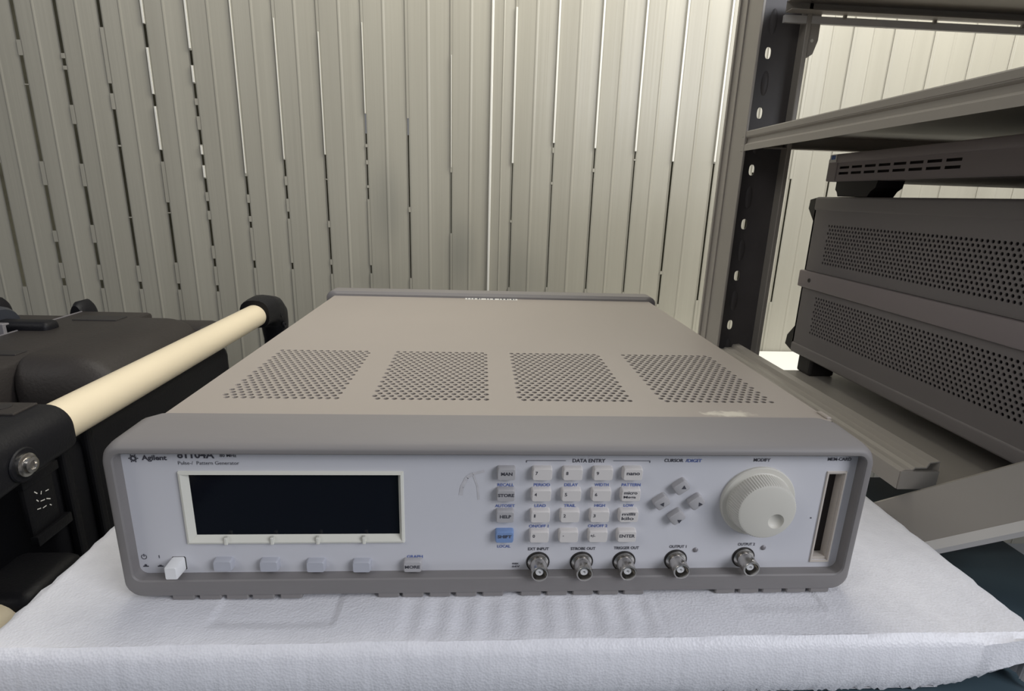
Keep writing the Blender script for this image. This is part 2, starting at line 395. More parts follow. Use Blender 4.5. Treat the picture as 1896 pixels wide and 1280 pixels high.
def key(name, cx, cz, w, h, m, depth=.0045, top_in=.0006):
    bm = bmesh.new(); y1 = PY - depth
    L = [rrect(cx - w / 2, cx + w / 2, cz - h / 2, cz + h / 2, .0012, PY + .0005, 3), rrect(cx - w / 2, cx + w / 2, cz - h / 2, cz + h / 2, .0012, PY - depth * .55, 3),
         rrect(cx - w / 2 + top_in * .5, cx + w / 2 - top_in * .5, cz - h / 2 + top_in * .5, cz + h / 2 - top_in * .5, .0012, y1 + .0004, 3), rrect(cx - w / 2 + top_in, cx + w / 2 - top_in, cz - h / 2 + top_in, cz + h / 2 - top_in, .001, y1, 3)]
    rings(bm, L, cap0=True, cap1=True)
    return link(name, fix(bm), m, G, smooth=True)
KH = .0082; KW = .0122; KD = .0045; KY = PY - KD - .00015
def legend(parent, s, x, z, w, h, m=None, bold=.02): return text('key_legend', s, x, z + .0008, w, h, KY, m or M['ink'], parent, bold)
# four unmarked soft keys and the MORE key
for x, z in ((-.1702, .0140), (-.1427, .0134), (-.1148, .0128), (-.0869, .0124)): key('soft_key', x, z, .0112, .0078, M['key_soft'])
k = key('key_button', -.0556, .0124, .0114, .0080, M['key_grey']); k['label'] = 'grey MORE key'; legend(k, 'MORE', -.0556, .0118, .0092, .0022, bold=.03)
C4 = [.0227, .0411, .0596, .0778]; R4 = [.0762, .0619, .0473, .0331]
for z, s in zip(R4[:3], ('MAN', 'STORE', 'HELP')):
    k = key('key_button', .0011, z, .0112, KH, M['key_grey']); k['label'] = 'grey %s key' % s
    legend(k, s, .0013, z - .0002, .0068 if s != 'STORE' else .0098, .0022, bold=.03)
k = key('key_button', .0011, R4[3], .0114, KH, M['key_blue']); k['label'] = 'blue SHIFT key'; legend(k, 'SHIFT', .0011, R4[3], .0086, .0022, bold=.03)
for ri, row in enumerate((('7', '8', '9'), ('4', '5', '6'), ('1', '2', '3'), ('0', '.', '+/-'))):
    for ci, s in enumerate(row):
        k = key('key_button', C4[ci], R4[ri], KW, KH, M['key_white'])
        w = {'.': .0006, '+/-': .0030, '1': .0008}.get(s, .0014); h = {'.': .0006}.get(s, .0022)
        legend(k, s, C4[ci] - .0035, R4[ri] + .0003, w, h)
for z, ss in zip(R4, (('nano',), ('micro', 'Mega'), ('milli', 'kilo'), ('ENTER',))):
    k = key('key_button', C4[3], z, KW, KH, M['key_white'])
    if len(ss) == 1: legend(k, ss[0], C4[3], z, .0080 if ss[0] == 'nano' else .0098, .0018 if ss[0] == 'nano' else .0022)
    else:
        legend(k, ss[0], C4[3] - .0004, z + .0014, .0082, .0020); legend(k, ss[1], C4[3] - .0008, z - .0017, .0076, .0022)
# printing on the panel
INK = []
def pt(s, x, z, w, h=.0020, m='ink', bold=.02, name='panel_lettering'): return text(name, s, x, z, w, h, TY, M[m], FP, bold)
pt('Agilent', -.2026, .0842, .0140, .0042, bold=.03); pt('81104A', -.1792, .0866, .0208, .0046, bold=.03); pt('80 MHz', -.1610, .0862, .0095, .0020)
pt('Pulse-/  Pattern Generator', -.1724, .0814, .0345, .0022, bold=0)
bm = bmesh.new()      # spark emblem made of dots on rays
for i in range(12):
    a = 2 * PI * i / 12; c, s_ = math.cos(a), math.sin(a)
    for rr, w in ((.0011, .00022), (.0017, .00028), (.0024, .0003)):
        if i % 2 and rr > .002: continue
        box(bm, -.2143 + c * rr - w, -.2143 + c * rr + w, TY - .00005, TY + .0002, .0842 + s_ * rr - w, .0842 + s_ * rr + w)
link('spark_emblem', bm, M['ink'], FP)
for s, x, z, w in (('RECALL', .0011, .0690, .0100), ('PERIOD', .0232, .0690, .0100), ('DELAY', .0412, .0690, .0084), ('WIDTH', .0600, .0690, .0088), ('PATTERN', .0785, .0690, .0118),
                   ('AUTOSET', .0011, .0546, .0122), ('LEAD', .0228, .0546, .0070), ('TRAIL', .0412, .0546, .0072), ('HIGH', .0600, .0546, .0066), ('LOW', .0782, .0546, .0062),
                   ('ON/OFF 1', .0226, .0402, .0122), ('ON/OFF 2', .0598, .0402, .0122), ('LOCAL', .0011, .0258, .0082), ('GRAPH', -.0545, .0188, .0098)):
    pt(s, x, z - .0018, w, .0020, 'ink_blue')
for s, x, z, w, h in (('DATA ENTRY', .0512, .0835, .0200, .0024), ('CURSOR', .1036, .0838, .0118, .0022), ('MODIFY', .1590, .0843, .0105, .0022), ('MEM-CARD', .2086, .0850, .0150, .0022),
                      ('EXT INPUT', .0231, .0219, .0132, .0021), ('STROBE OUT', .0516, .0219, .0158, .0021), ('TRIGGER OUT', .0795, .0222, .0162, .0021), ('OUTPUT 1', .1130, .0229, .0112, .0021), ('OUTPUT 2', .1580, .0243, .0112, .0021),
                      ('max', .0088, .0112, .0040, .0012), ('±6V', .0091, .0092, .0050, .0014)):
    pt(s, x, z, w, h)
pt('/DIGIT', .1160, .0837, .0100, .0022, 'ink_blue')
for xa, xb, xe in ((.0135, .0370, .0130), (.0660, .0889, .0885)):
    bm = bmesh.new()
    bm.faces.new([bm.verts.new((x, TY, z)) for x, z in ((min(xa, xe), .0833), (xb, .0833), (xb, .08365), (min(xa, xe), .08365))])
    bm.faces.new([bm.verts.new((x, TY, z)) for x, z in ((xe, .0822), (xe + .0004, .0822), (xe + .0004, .0834), (xe, .0834))])
    bmesh.ops.remove_doubles(bm, verts=bm.verts[:], dist=1e-7)
    link('bracket_line', fix2(bm), M['ink'], FP)
link('printed_dot', mbox(.1972, .1980, TY, TY + .0002, .0430, .0438), M['ink'], FP)
link('on_mark', mbox(-.20910, -.20870, TY, TY + .0002, .0172, .0192), M['ink'], FP)
bm = bmesh.new()  # power symbol
n = 20; R1, R2 = .0017, .0013
for i in range(n - 2):
    a0, a1 = math.radians(110 + i * 320 / (n - 2)), math.radians(110 + (i + 1) * 320 / (n - 2))
    bm.faces.new([bm.verts.new((-.2177 + q * math.cos(t), TY, .0182 + q * math.sin(t))) for q, t in ((R1, a0), (R1, a1), (R2, a1), (R2, a0))])
box(bm, -.2179, -.2175, TY, TY + .0002, .0184, .0202)
for x in (-.2175, -.2090):
    box(bm, x - .0016, x + .0016, TY, TY + .0002, .0112, .0118)
    bm.faces.new([bm.verts.new((x + a, TY, b)) for a, b in ((-.0009, .0118), (.0009, .0118), (.0005 if x < -.21 else .0008, .0130 if x < -.21 else .0125), (-.0005, .0130 if x < -.21 else .0125))])
link('power_symbol', fix2(bm), M['ink'], FP)
# grey smear on the panel left of the keypad
bm = bmesh.new()
for path, w in (([(-.0262, .0600), (-.0255, .0655), (-.0225, .0720), (-.0190, .0745)], .0011), ([(-.0190, .0745), (-.0150, .0755), (-.0120, .0765)], .0009), ([(-.0185, .0735), (-.0160, .0660), (-.0152, .0570)], .0006)):
    for (xa, za), (xb, zb) in zip(path, path[1:]):
        t = Vector((xb - xa, zb - za)).normalized() * w
        bm.faces.new([bm.verts.new((x, TY + .0001, z)) for x, z in ((xa - t.y, za + t.x), (xa + t.y, za - t.x), (xb + t.y, zb - t.x), (xb - t.y, zb + t.x))])
link('panel_smear', fix2(bm), mat('smear', (.54, .53, .55), .6, var=.2, vscale=300), FP)
# power push switch, standing proud of its well
bm = mbox(-.2018, -.1932, PY - .0006, PY + .001, .0086, .0184, bev=.0008, seg=1)
sw = link('switch_well', bm, M['dark'], G)
bm = bmesh.new()
rings(bm, [rrect(-.2012, -.1938, .0092, .0180, .0008, PY, 2), rrect(-.2010, -.1940, .0094, .0178, .0008, -.0022, 2), rrect(-.2006, -.1944, .0098, .0174, .0006, -.0027, 2)], cap0=True, cap1=True)
k = link('power_button', fix(bm), M['white'], G, smooth=True); k['label'] = 'white square power push button'
# arrow keys
def arrow(cx, cz, ang, tri):
    bm = bmesh.new(); a = .0048
    def q(s, y): # rounded diamond, longer towards the outside
        pts = []
        for (px, _, pz) in rrect(-a * s, a * s, -a * s * .78, a * s * .78, .0016 * s, 0, 3):
            t = math.radians(38); pts.append((cx + px * math.cos(t) - pz * math.sin(t), y, cz + px * math.sin(t) + pz * math.cos(t)))
        return pts
    rings(bm, [q(1, PY + .0005), q(1, PY - .003), q(.93, PY - .0042), q(.82, PY - .0045)], cap0=True, cap1=True)
    k = link('arrow_key', fix(bm), M['key_grey'], G, smooth=True)
    bm = bmesh.new(); s = .0017
    bm.faces.new([bm.verts.new((cx + tri[0] + s * math.cos(ang + t), KY, cz + tri[1] + s * math.sin(ang + t))) for t in (0, 2.1, 4.19)])
    link('arrow_mark', fix2(bm), M['ink'], k)
arrow(.1090, .0672, PI / 2, (.0012, .0004)); arrow(.0978, .0567, PI, (.0002, -.0006)); arrow(.1197, .0567, 0, (.0020, -.0006)); arrow(.1085, .0462, -PI / 2, (.0014, -.0018))
# rotary knob
KX, KZ = .1600, .0560
prof = [(.0238, PY + .001), (.0238, PY - .0015), (.0232, PY - .0022), (.0205, PY - .0024), (.0200, PY - .0030), (.0186, PY - .0120), (.0180, PY - .0132), (.0165, PY - .0137), (.0001, PY - .0137)]
bm = lathe_y(prof[:4], KX, KZ, 72)
kb = link('knob', bm, M['knob'], G, smooth=True); kb['label'] = 'round cream white rotary knob'
bm = bmesh.new(); loops = []
N = 144
for rr, y in prof[3:]:
    w = .00035 if rr > .0178 and rr < .0203 else 0
    loops.append([(KX + (rr - (w if i % 2 else 0)) * math.cos(2 * PI * i / N), y, KZ + (rr - (w if i % 2 else 0)) * math.sin(2 * PI * i / N)) for i in range(N)])
rings(bm, loops[:-1])
# front face with a finger dimple
FX, FZ, DR = KX + .0062, KZ - .0062, .0050
Y0 = PY - .0137; rim = loops[-2]
dim = []
for (x, y, z) in rim:
    a = math.atan2(z - KZ, x - KX); dim.append(a)
ringv = [rim, [(FX + DR * math.cos(a), Y0, FZ + DR * math.sin(a)) for a in dim]]
for t in (.25, .5, .75, .92): 
    ringv.append([(FX + DR * math.cos(t * PI / 2) * math.cos(a), Y0 + .0026 * math.sin(t * PI / 2), FZ + DR * math.cos(t * PI / 2) * math.sin(a)) for a in dim])
rings(bm, ringv, cap1=True); bmesh.ops.remove_doubles(bm, verts=bm.verts[:], dist=1e-6)
link('knob_grip', fix(bm), M['knob'], kb, smooth=True)
# BNC sockets
def bnc(cx, cz):
    prof = [(.0066, PY + .001), (.0066, PY - .0006), (.0060, PY - .0008)]
    o = link('bnc_socket', lathe_y([(.0001, PY + .0005)] + [(.0066, PY - .0003), (.0066, PY - .0012), (.0058, PY - .0016), (.0044, PY - .0018), (.0044, PY - .0030), (.0053, PY - .0034), (.0053, PY - .0118), (.0050, PY - .0122), (.0043, PY - .0122), (.0042, PY - .0115), (.0042, PY - .0040), (.0001, PY - .0040)], cx, cz, 28), M['nickel'], G, smooth=True)
    link('insulator', lathe_y([(.0024, PY - .0038), (.0024, PY - .0100), (.0011, PY - .0104), (.0008, PY - .0080)], cx, cz, 18), M['white'], o, smooth=True)
    link('well', lathe_y([(.0075, PY + .0002), (.0075, PY - .0004), (.0062, PY - .0004)], cx, cz, 28), M['dark'], o, smooth=True)
    bm = bmesh.new()
    for s in (-1, 1):
        a = math.radians(78 if s > 0 else 258); ux, uz = math.cos(a), math.sin(a)
        L = []
        for rr in (.0050, .0068):
            L.append([(cx + ux * rr - uz * .0010 * math.cos(t), PY - .0088 + .0010 * math.sin(t), cz + uz * rr + ux * .0010 * math.cos(t)) for t in [2 * PI * i / 10 for i in range(10)]])
        rings(bm, L, cap0=True, cap1=True)
    link('bayonet_lug', fix(bm), M['nickel'], o)
for x, z in ((.0231, .0122), (.0511, .0121), (.0786, .0123), (.1124, .0131), (.1572, .0145)): bnc(x, z)
for x, z in ((.1247, .0203), (.1695, .0216)):
    link('indicator_led', lathe_y([(.0017, PY + .0005), (.0017, PY - .0004), (.0010, PY - .0010), (.0001, PY - .0012)], x, z, 16), M['led'], G, smooth=True)
# memory card slot
bm = bmesh.new()
rings(bm, [rc(.2022, .2152, .0106, .0766, PY), rc(.2024, .2150, .0108, .0764, PY - .0008), rc(.2034, .2140, .0120, .0754, PY - .0008), rc(.2036, .2138, .0122, .0752, PY + .0006), rc(.2044, .2130, .0140, .0742, PY + .0006), rc(.2044, .2130, .0145, .0742, PY + .0072)])
sf = link('card_slot', fix(bm), M['slot'], G)
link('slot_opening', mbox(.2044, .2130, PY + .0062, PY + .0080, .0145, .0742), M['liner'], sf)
# sticker on the lid near the rear bumper
st = link('lid_sticker', mbox(-.036, .034, .4310, .4395, CZ, CZ + .0003), M['sticker'], G)
bm = bmesh.new()
for i in range(16):
    x = -.033 + i * .0042 + random.uniform(-.0006, .0006)
    if i in (5, 9): continue
    box(bm, x, x + random.uniform(.0008, .0028), .4322, .4382, CZ + .0002, CZ + .0005)
link('sticker_print', bm, M['ink'], st)
# drag the paint chips at the right front corner
link('corner_tab', mbox(.2135, .2172, .0335, .0450, .0975, .1018, bev=.0006, seg=1), M['cover'], G)

# ------------------------------------------------------------------ foam slab
def foam():
    x0, x1, y0, y1, zt, zb = -.2870, .3275, -.0370, .5600, FT, -.0460
    bm = bmesh.new(); nx, ny = 300, 60; rnd = random.Random(3)
    g = {}
    # top surface and front / side faces as one shell
    prof = [(-.0, zb, 0), (-.0040, zb + .010, 0), (-.0020, zt - .0065, 0), (.0005, zt - .0022, 0), (.0035, zt, 0)]
    cols = []
    for i in range(nx + 1):
        t = i / nx; x = x0 + (x1 - x0) * t
        edge = min(t, 1 - t) * (x1 - x0)
        col = []
        lift = 0
        if x > .26: lift = ((x - .26) / (x1 - .26)) ** 1.6 * .024     # torn lower corner on the right
        for j, (dy, z, _) in enumerate(prof):
            jx = rnd.uniform(-1, 1) * (.00035 if j < 2 else .0002)
            zz = z + (lift * (1 - j / 3) if j < 3 else 0) + (rnd.uniform(-.0016, .0016) if j == 0 and x > .1 else 0)
            sag = .0012 * math.sin(x * 21) * (1 if j >= 3 else 0) * 0
            col.append((x + (rnd.uniform(-.0008, .0008) if edge < .004 else 0), y0 + dy + jx - .0035 * (0 if j else 0), zz + sag))
        for k in range(1, ny + 1):
            v = (k / ny) ** 1.9; y = y0 + .0035 + (y1 - y0 - .0035) * v
            rag = rnd.uniform(-.0012, .0012) if edge < .003 else 0
            dz = 0
            if edge < .004: dz = -.0018 * (1 - edge / .004)
            if y < .004:      # marks the bumper ribs pressed and dragged into the foam
                wd = max(0.0, min(1.0, (.004 - y) / .006)) * max(0.0, min(1.0, (y + .034) / .012))
                if -.060 < x < .100: dz += .0006 * (math.cos(2 * PI * x / .0158) - 1) * wd
                if -.172 < x < -.100 and y > -.019: dz -= .0013
                if .150 < x < .205 and y > -.010: dz -= .0010
            dz += .0005 * math.sin(x * 60 + y * 20) * math.exp(-((y + .02) / .02) ** 2)
            col.append((x + rag, y, zt + dz))
        cols.append([bm.verts.new(p) for p in col])
    for a, b in zip(cols, cols[1:]):
        for j in range(len(a) - 1): bm.faces.new((a[j], b[j], b[j + 1], a[j + 1]))
    for c, s in ((cols[0], -1), (cols[-1], 1)):       # side faces down to the bottom
        low = []
        for v in c[1:]:
            low.append(bm.verts.new((v.co.x - s * .001 + rnd.uniform(-.0007, .0007), v.co.y, zb if v.co.z > zt - .02 else v.co.z)))
        lo = [c[0]] + low
        for j in range(len(c) - 1):
            try: bm.faces.new((c[j], c[j + 1], lo[j + 1], lo[j]))
            except ValueError: bm.faces.new((c[j], c[j + 1], lo[j + 1]))
    bm.faces.new([bm.verts.new(p) for p in ((x0, y0, zb), (x1 - .06, y0, zb), (x1, y0 + .05, zb), (x1, y1, zb), (x0, y1, zb))])
    bm.faces.new([bm.verts.new(p) for p in ((x0, y1, zb), (x1, y1, zb), (x1, y1, zt), (x0, y1, zt))])
    return fix(bm)
fo = link('foam_block', foam(), M['foam'], smooth=True)
fo['label'] = 'thick white foam slab with torn edges under the pulse generator'; fo['category'] = 'packing foam'
# table that carries the foam
T = thing('table', 'dark blue table top showing at the right edge of the white foam', 'table', (.09, .0, -.80))
link('table_top', mbox(-.275, .456, -.24, .226, -.074, -.0480, bev=.002), M['blue'], T)
for x in (-.24, .41):
    for y in (-.21, .19): link('leg', mbox(x - .018, x + .018, y - .018, y + .018, -.80, -.074, bev=.003), M['rack'], T)

# ------------------------------------------------------------------ cases on the left with cream handles
def tube_y(x, z, rad, y0, y1, n=28):
    return lathe_y([(.0001, y0), (rad, y0 + .0001), (rad, y1 - .0001), (.0001, y1)], x, z, n)
K = thing('transport_case', 'black plastic transport case with a long cream tube handle, left of the pulse generator', 'case', (-.75, .45, -.80))
bm = mbox(-1.35, -.455, .235, .665, -.80, -.030, bev=.018, seg=3)
link('case_body', bm, M['black'], K, smooth=True)
bm = bmesh.new()
def padded(x0, x1, y0, y1, zt, zb, rx, ry, bm):
    """long pillow-shaped lid lobe"""
    loops = []; n = 10
    ys = [y0 + ry * (1 - math.cos(a * PI / 2 / 6)) for a in range(7)] + [y1 - ry * (1 - math.cos((6 - a) * PI / 2 / 6)) for a in range(7)]
    for i, y in enumerate(ys):
        k = i if i < 7 else 13 - i
        s = math.sin(k * PI / 2 / 6); ins = rx * .8 * (1 - s)
        X0, X1, ZT = x0 + ins * .4, x1 - ins, zt - rx * .9 * (1 - s)
        pts = [(X0, y, zb)]
        for j in range(n + 1):
            a = PI - j * PI / 2 / n; rr = .010; pts.append((X0 + rr + rr * math.cos(a), y, ZT - rr + rr * math.sin(a)))
        for j in range(n + 1):
            a = PI / 2 - j * PI / 2 / n; pts.append((X1 - rx + rx * math.cos(a), y, ZT - rx + rx * math.sin(a)))
        pts.append((X1, y, zb)); loops.append(pts)
    rings(bm, loops, cap0=True, cap1=True)
padded(-.588, -.468, .362, .645, .026, -.06, .060, .040, bm)
link('lid', fix(bm), M['case'], K, smooth=True)
bm = mbox(-.70, -.583, .330, .672, -.06, .0215, bev=.006); box(bm, -1.35, -.69, .34, .675, -.06, .016, bev=.02, seg=3)
box(bm, -.592, -.465, .61, .670, -.06, .012, bev=.014, seg=3)
link('lid_deck', bm, M['case'], K, smooth=True)
link('lid_recess', mbox(-.668, -.600, .600, .630, .020, .0232, bev=.001), M['dark'], K)
link('lid_recess', mbox(-.672, -.602, .405, .425, .020, .0232, bev=.001), M['dark'], K)
link('lid_ridge_highlight', mbox(-.6975, -.6955, .335, .665, .0212, .0225), M['led'], K)  # paler strip along the lid ridge, its highlight put into the colour
HB = link('handle_bar', tube_y(-.420, .0125, .0200, .190, .735, 40), M['cream'], K, smooth=True); HB['label'] = 'cream round handle tube'
# near end fitting: a rounded block that swallows the tube end, bolted on its right face
bm = bmesh.new(); L = []
for y, s, dz in ((.2105, .90, .001), (.2095, .97, .0005), (.205, 1, 0), (.18, 1.0, 0), (.15, 1.04, -.001), (.11, 1.08, -.003), (.06, 1.1, -.006)):
    X0, X1, Z0, Z1 = -.60, -.3975 - (1 - s) * .02, .0125 - .0235 * s + dz, .0125 + .0235 * s
    pts = []
    for cx, cz, a0, rr in ((X1 - .021, Z1 - .021, 0, .021), (X0 + .01, Z1 - .01, 90, .01), (X0 + .01, Z0 + .01, 180, .01), (X1 - .012, Z0 + .012, 270, .012)):
        for i in range(9):
            a = math.radians(a0 + 90 * i / 8); pts.append((cx + rr * math.cos(a), y, cz + rr * math.sin(a)))
    L.append(pts)
rings(bm, L, cap0=True, cap1=True)
NB = link('handle_bracket', fix(bm), M['black'], K, smooth=True)
def xdisc(prof, y, z, n=24):
    bm = bmesh.new(); rings(bm, [[(x, y + q * math.cos(t), z + q * math.sin(t)) for t in [2 * PI * i / n for i in range(n)]] for x, q in prof], cap0=True, cap1=True); return fix(bm)
link('bolt_boss', xdisc([(-.402, .0155), (-.3955, .0150), (-.3945, .0140)], .146, .0065), M['black'], NB, smooth=True)
link('bolt', xdisc([(-.396, .0105), (-.3925, .0100), (-.3915, .0080), (-.3915, .0070), (-.3885, .0066), (-.3880, .0040), (-.3895, .0034)], .146, .0065), M['nickel'], NB, smooth=True)
bm = mbox(-.470, -.425, .180, .208, .0350, .0378, bev=.001); link('bracket_plate', bm, M['case'], NB)
bm = bmesh.new()
rings(bm, [[(-.447 + .0075 * math.cos(t), .196 + .0075 * math.sin(t), z) for t in [2 * PI * i / 20 for i in range(20)]] for z in (.0376, .0382)], cap1=True, cap0=True); link('bracket_hole', fix(bm), M['dark'], NB)
# ribs below the near fitting, and a latch with a few small white scribbles
bm = mbox(-.456, -.447, .250, .262, -.40, -.020, bev=.003); link('side_rib', bm, M['black'], K)
bm = mbox(-.456, -.447, .288, .300, -.40, -.020, bev=.003); link('side_rib', bm, M['black'], K)
bm = mbox(-.456, -.449, .200, .238, -.105, -.036, bev=.004); box(bm, -.453, -.4455, .196, .242, -.048, -.038, bev=.001); box(bm, -.453, -.4455, .20, .246, -.112, -.101, bev=.001)
tg = link('latch', bm, M['black'], K, smooth=True)
bm = bmesh.new(); rr_ = random.Random(8)
for i in range(9):
    y = .213 + (i % 3) * .0062 + rr_.uniform(-.001, .001); z = -.0600 - (i // 3) * .0085 - (i % 3) * .002 + rr_.uniform(-.001, .001)
    a = rr_.uniform(-1.2, 1.2); l_ = rr_.uniform(.0014, .0028)
    bm.faces.new([bm.verts.new((-.4486, y + u * l_ * math.cos(a) - v * .0005 * math.sin(a), z + u * l_ * math.sin(a) + v * .0005 * math.cos(a))) for u, v in ((-1, -1), (1, -1), (1, 1), (-1, 1))])
link('latch_marks', bm, M['sticker'], tg)
# far end fitting: hood over the tube end and a leg going down
bm = bmesh.new(); L = []
path = [(.694, .0155, .0255), (.712, .0165, .0262), (.735, .0160, .0275), (.760, .0100, .0280), (.778, -.004, .0270), (.786, -.022, .0240), (.787, -.05, .0215), (.786, -.16, .0205)]
for i, (y, z, rr) in enumerate(path):
    p0 = path[max(0, i - 1)]; p1 = path[min(len(path) - 1, i + 1)]
    tv = Vector((0, p1[0] - p0[0], p1[1] - p0[1])).normalized(); nv = Vector((0, -tv.z, tv.y))
    pts = []
    for j in range(20):
        a = 2 * PI * j / 20; c = math.copysign(abs(math.cos(a)) ** .75, math.cos(a)); s_ = math.copysign(abs(math.sin(a)) ** .75, math.sin(a))
        pts.append(Vector((-.420, y, z)) + Vector((rr * c, 0, 0)) + nv * (rr * s_))
    L.append(pts)
rings(bm, L, cap0=True, cap1=True)
FBk = link('handle_bracket', fix(bm), M['black'], K, smooth=True)
bm = bmesh.new()
for z, y in ((.004, .752), (-.02, .765), (-.045, .768)):
    rings(bm, [[(x, y + q * math.cos(t), z + q * math.sin(t)) for t in [2 * PI * i / 14 for i in range(14)]] for x, q in ((-.396, .0065), (-.3925, .0060), (-.3925, .0035), (-.3945, .0030))], cap1=True)
link('bolt', fix(bm), M['black'], FBk, smooth=True)
# bits at the back of the lid
for x in (-.712, -.858):
    bm = bmesh.new(); L = []
    for yy, s in ((.672, .8), (.680, 1), (.705, 1), (.712, .8)): L.append([(x + .0135 * s * math.cos(a), yy, .004 + .032 * s * math.sin(a)) for a in [PI * i / 12 for i in range(13)]])
    rings(bm, L, closed=False); bm2 = bmesh.new()
    for l_ in (L[0], L[-1]): bm.faces.new([bm.verts.new(p) for p in l_])
    link('carry_wheel', fix(bm), M['black'], K, smooth=True)
# latch with a steel hasp near the left frame edge
bm = bmesh.new()
L = []
for x, s in ((-.95, .9), (-.80, 1), (-.735, 1), (-.728, .85)): L.append([(x, .545 + .040 * s * math.cos(a), .024 + .029 * s * math.sin(a)) for a in [2 * PI * i / 20 for i in range(20)]])
rings(bm, L, cap0=True, cap1=True)
lt = link('lid_latch', fix(bm), mat('latch_bluegrey', (.030, .034, .044), .35, var=.1), K, smooth=True)
bm = mbox(-.735, -.655, .530, .560, .010, .034, bev=.008, seg=3)
link('latch_arm', bm, M['black'], lt, smooth=True)
bm = mbox(-.722, -.697, .508, .514, .012, .034, bev=.001); box(bm, -.722, -.697, .508, .52, .033, .036, bev=.001); link('hasp', bm, M['led'], lt)
bm = mbox(-.7085, -.7035, .506, .5085, .024, .030, bev=.001); link('hasp_pin', bm, M['sticker'], lt)

K2 = thing('transport_case', 'lower black case at the bottom left corner with a second cream handle tube', 'case', (-.72, -.25, -.80))
link('case_body', mbox(-1.1, -.450, -.62, .225, -.80, -.185, bev=.018, seg=3), M['black'], K2, smooth=True)
HB = link('handle_bar', tube_y(-.420, -.1300, .0200, -.40, .122, 36), M['cream'], K2, smooth=True); HB['label'] = 'cream round handle tube'
link('handle_bracket', mbox(-.455, -.394, .117, .19, -.215, -.105, bev=.012, seg=3), M['black'], K2, smooth=True)
link('handle_bracket', mbox(-.455, -.394, -.45, -.395, -.215, -.105, bev=.012, seg=3), M['black'], K2, smooth=True)

# ------------------------------------------------------------------ steel rack on the right
RX = .334
R = thing('storage_rack', 'grey steel storage rack with slotted upright and shelves holding instruments', 'shelving rack', (.62, .28, -.80))
# upright: slotted web facing the viewer with flanges on both sides
bm = bmesh.new(); web = lambda u, v, dn: (u, .487 + .0016 * dn, v)
wx0, wx1 = RX + .001, .3964; uc = .3572; hp = .0735; zs = .059 + .0005
z = -.80; cells = []
k0 = -11
for k in range(k0, 12):
    c = zs + k * hp
    cells.append(c)
for c in cells:
    a, b = c - hp / 2, c + hp / 2
    if a < -.80: continue
    quad(bm, wx0, uc - .008, a, b, web); quad(bm, uc + .008, wx1, a, b, web); quad(bm, uc - .008, uc + .008, a, c - .012, web); quad(bm, uc - .008, uc + .008, c + .012, b, web)
    def hole(t, c=c):
        du, dv = math.cos(t), math.sin(t)
        return (uc + .0040 * math.copysign(abs(du) ** .8, du), c + .0072 * math.copysign(abs(dv) ** .75, dv))
    disc_hole(bm, (uc - .008, uc + .008, c - .012, c + .012), (uc, c), hole, 24, web)
orient(bm, Vector((0, -1, 0)))
zt = cells[-1] + hp / 2
box(bm, RX, RX + .0018, .470, .538, -.80, zt); box(bm, RX + .001, RX + .006, .500, .506, -.80, zt)
box(bm, wx1 - .0018, wx1, .470, .500, -.80, zt)
box(bm, RX - .0012, RX + .0022, .468, .4725, -.80, zt, bev=.0006, seg=1); box(bm, RX - .002, RX + .0015, .512, .518, -.80, zt); box(bm, RX - .0028, RX + .0015, .533, .5385, -.80, zt)
box(bm, wx1 - .003, wx1 + .003, .4685, .4725, -.80, zt, bev=.0008, seg=1)
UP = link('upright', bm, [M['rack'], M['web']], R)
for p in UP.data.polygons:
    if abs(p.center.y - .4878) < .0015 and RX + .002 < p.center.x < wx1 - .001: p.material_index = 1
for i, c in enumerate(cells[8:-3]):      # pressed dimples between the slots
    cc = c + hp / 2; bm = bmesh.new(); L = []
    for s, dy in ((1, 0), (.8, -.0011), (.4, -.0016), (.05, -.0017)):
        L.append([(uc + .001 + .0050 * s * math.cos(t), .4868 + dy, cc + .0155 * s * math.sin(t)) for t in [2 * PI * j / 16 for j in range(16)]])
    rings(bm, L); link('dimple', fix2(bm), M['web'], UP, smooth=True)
def beam(z0, z1, y0=.095, y1=.470, name='shelf_beam', prof=None):
    bm = bmesh.new(); h = z1 - z0
    prof = prof or [(0, z0), (0, z0 + h * .30), (.003, z0 + h * .40), (.003, z0 + h * .62), (0, z0 + h * .72), (0, z1 - .001), (.001, z1), (.010, z1), (.012, z1 - .003), (.024, z1 - .003), (.026, z1), (.032, z1), (.032, z1 - .014)]
    L = [[(RX + a, y, b) for a, b in prof] for y in (y0, y1)]
    rings(bm, L, closed=False)
    bm.normal_update()
    for fc in bm.faces:
        if fc.normal.x > .5 and fc.calc_center_median().x < RX + .01 or fc.normal.z < -.5: fc.normal_flip()
    o = link(name, bm, M['rack'], R)
    sol = o.modifiers.new('t', 'SOLIDIFY'); sol.thickness = .0012; sol.offset = 0
    return o
beam(.000, .0285, .101, .470, prof=[(0, .010), (0, .0255), (.004, .0268), (.010, .0268), (.012, .029), (.022, .029), (.024, .0335), (.032, .0345), (.033, .012)])
bm = mbox(RX, RX + .033, .1000, .1020, .010, .0262); link('beam_end_plate', bm, M['rack'], R)
beam(.303, .3275, -.12, .4785)
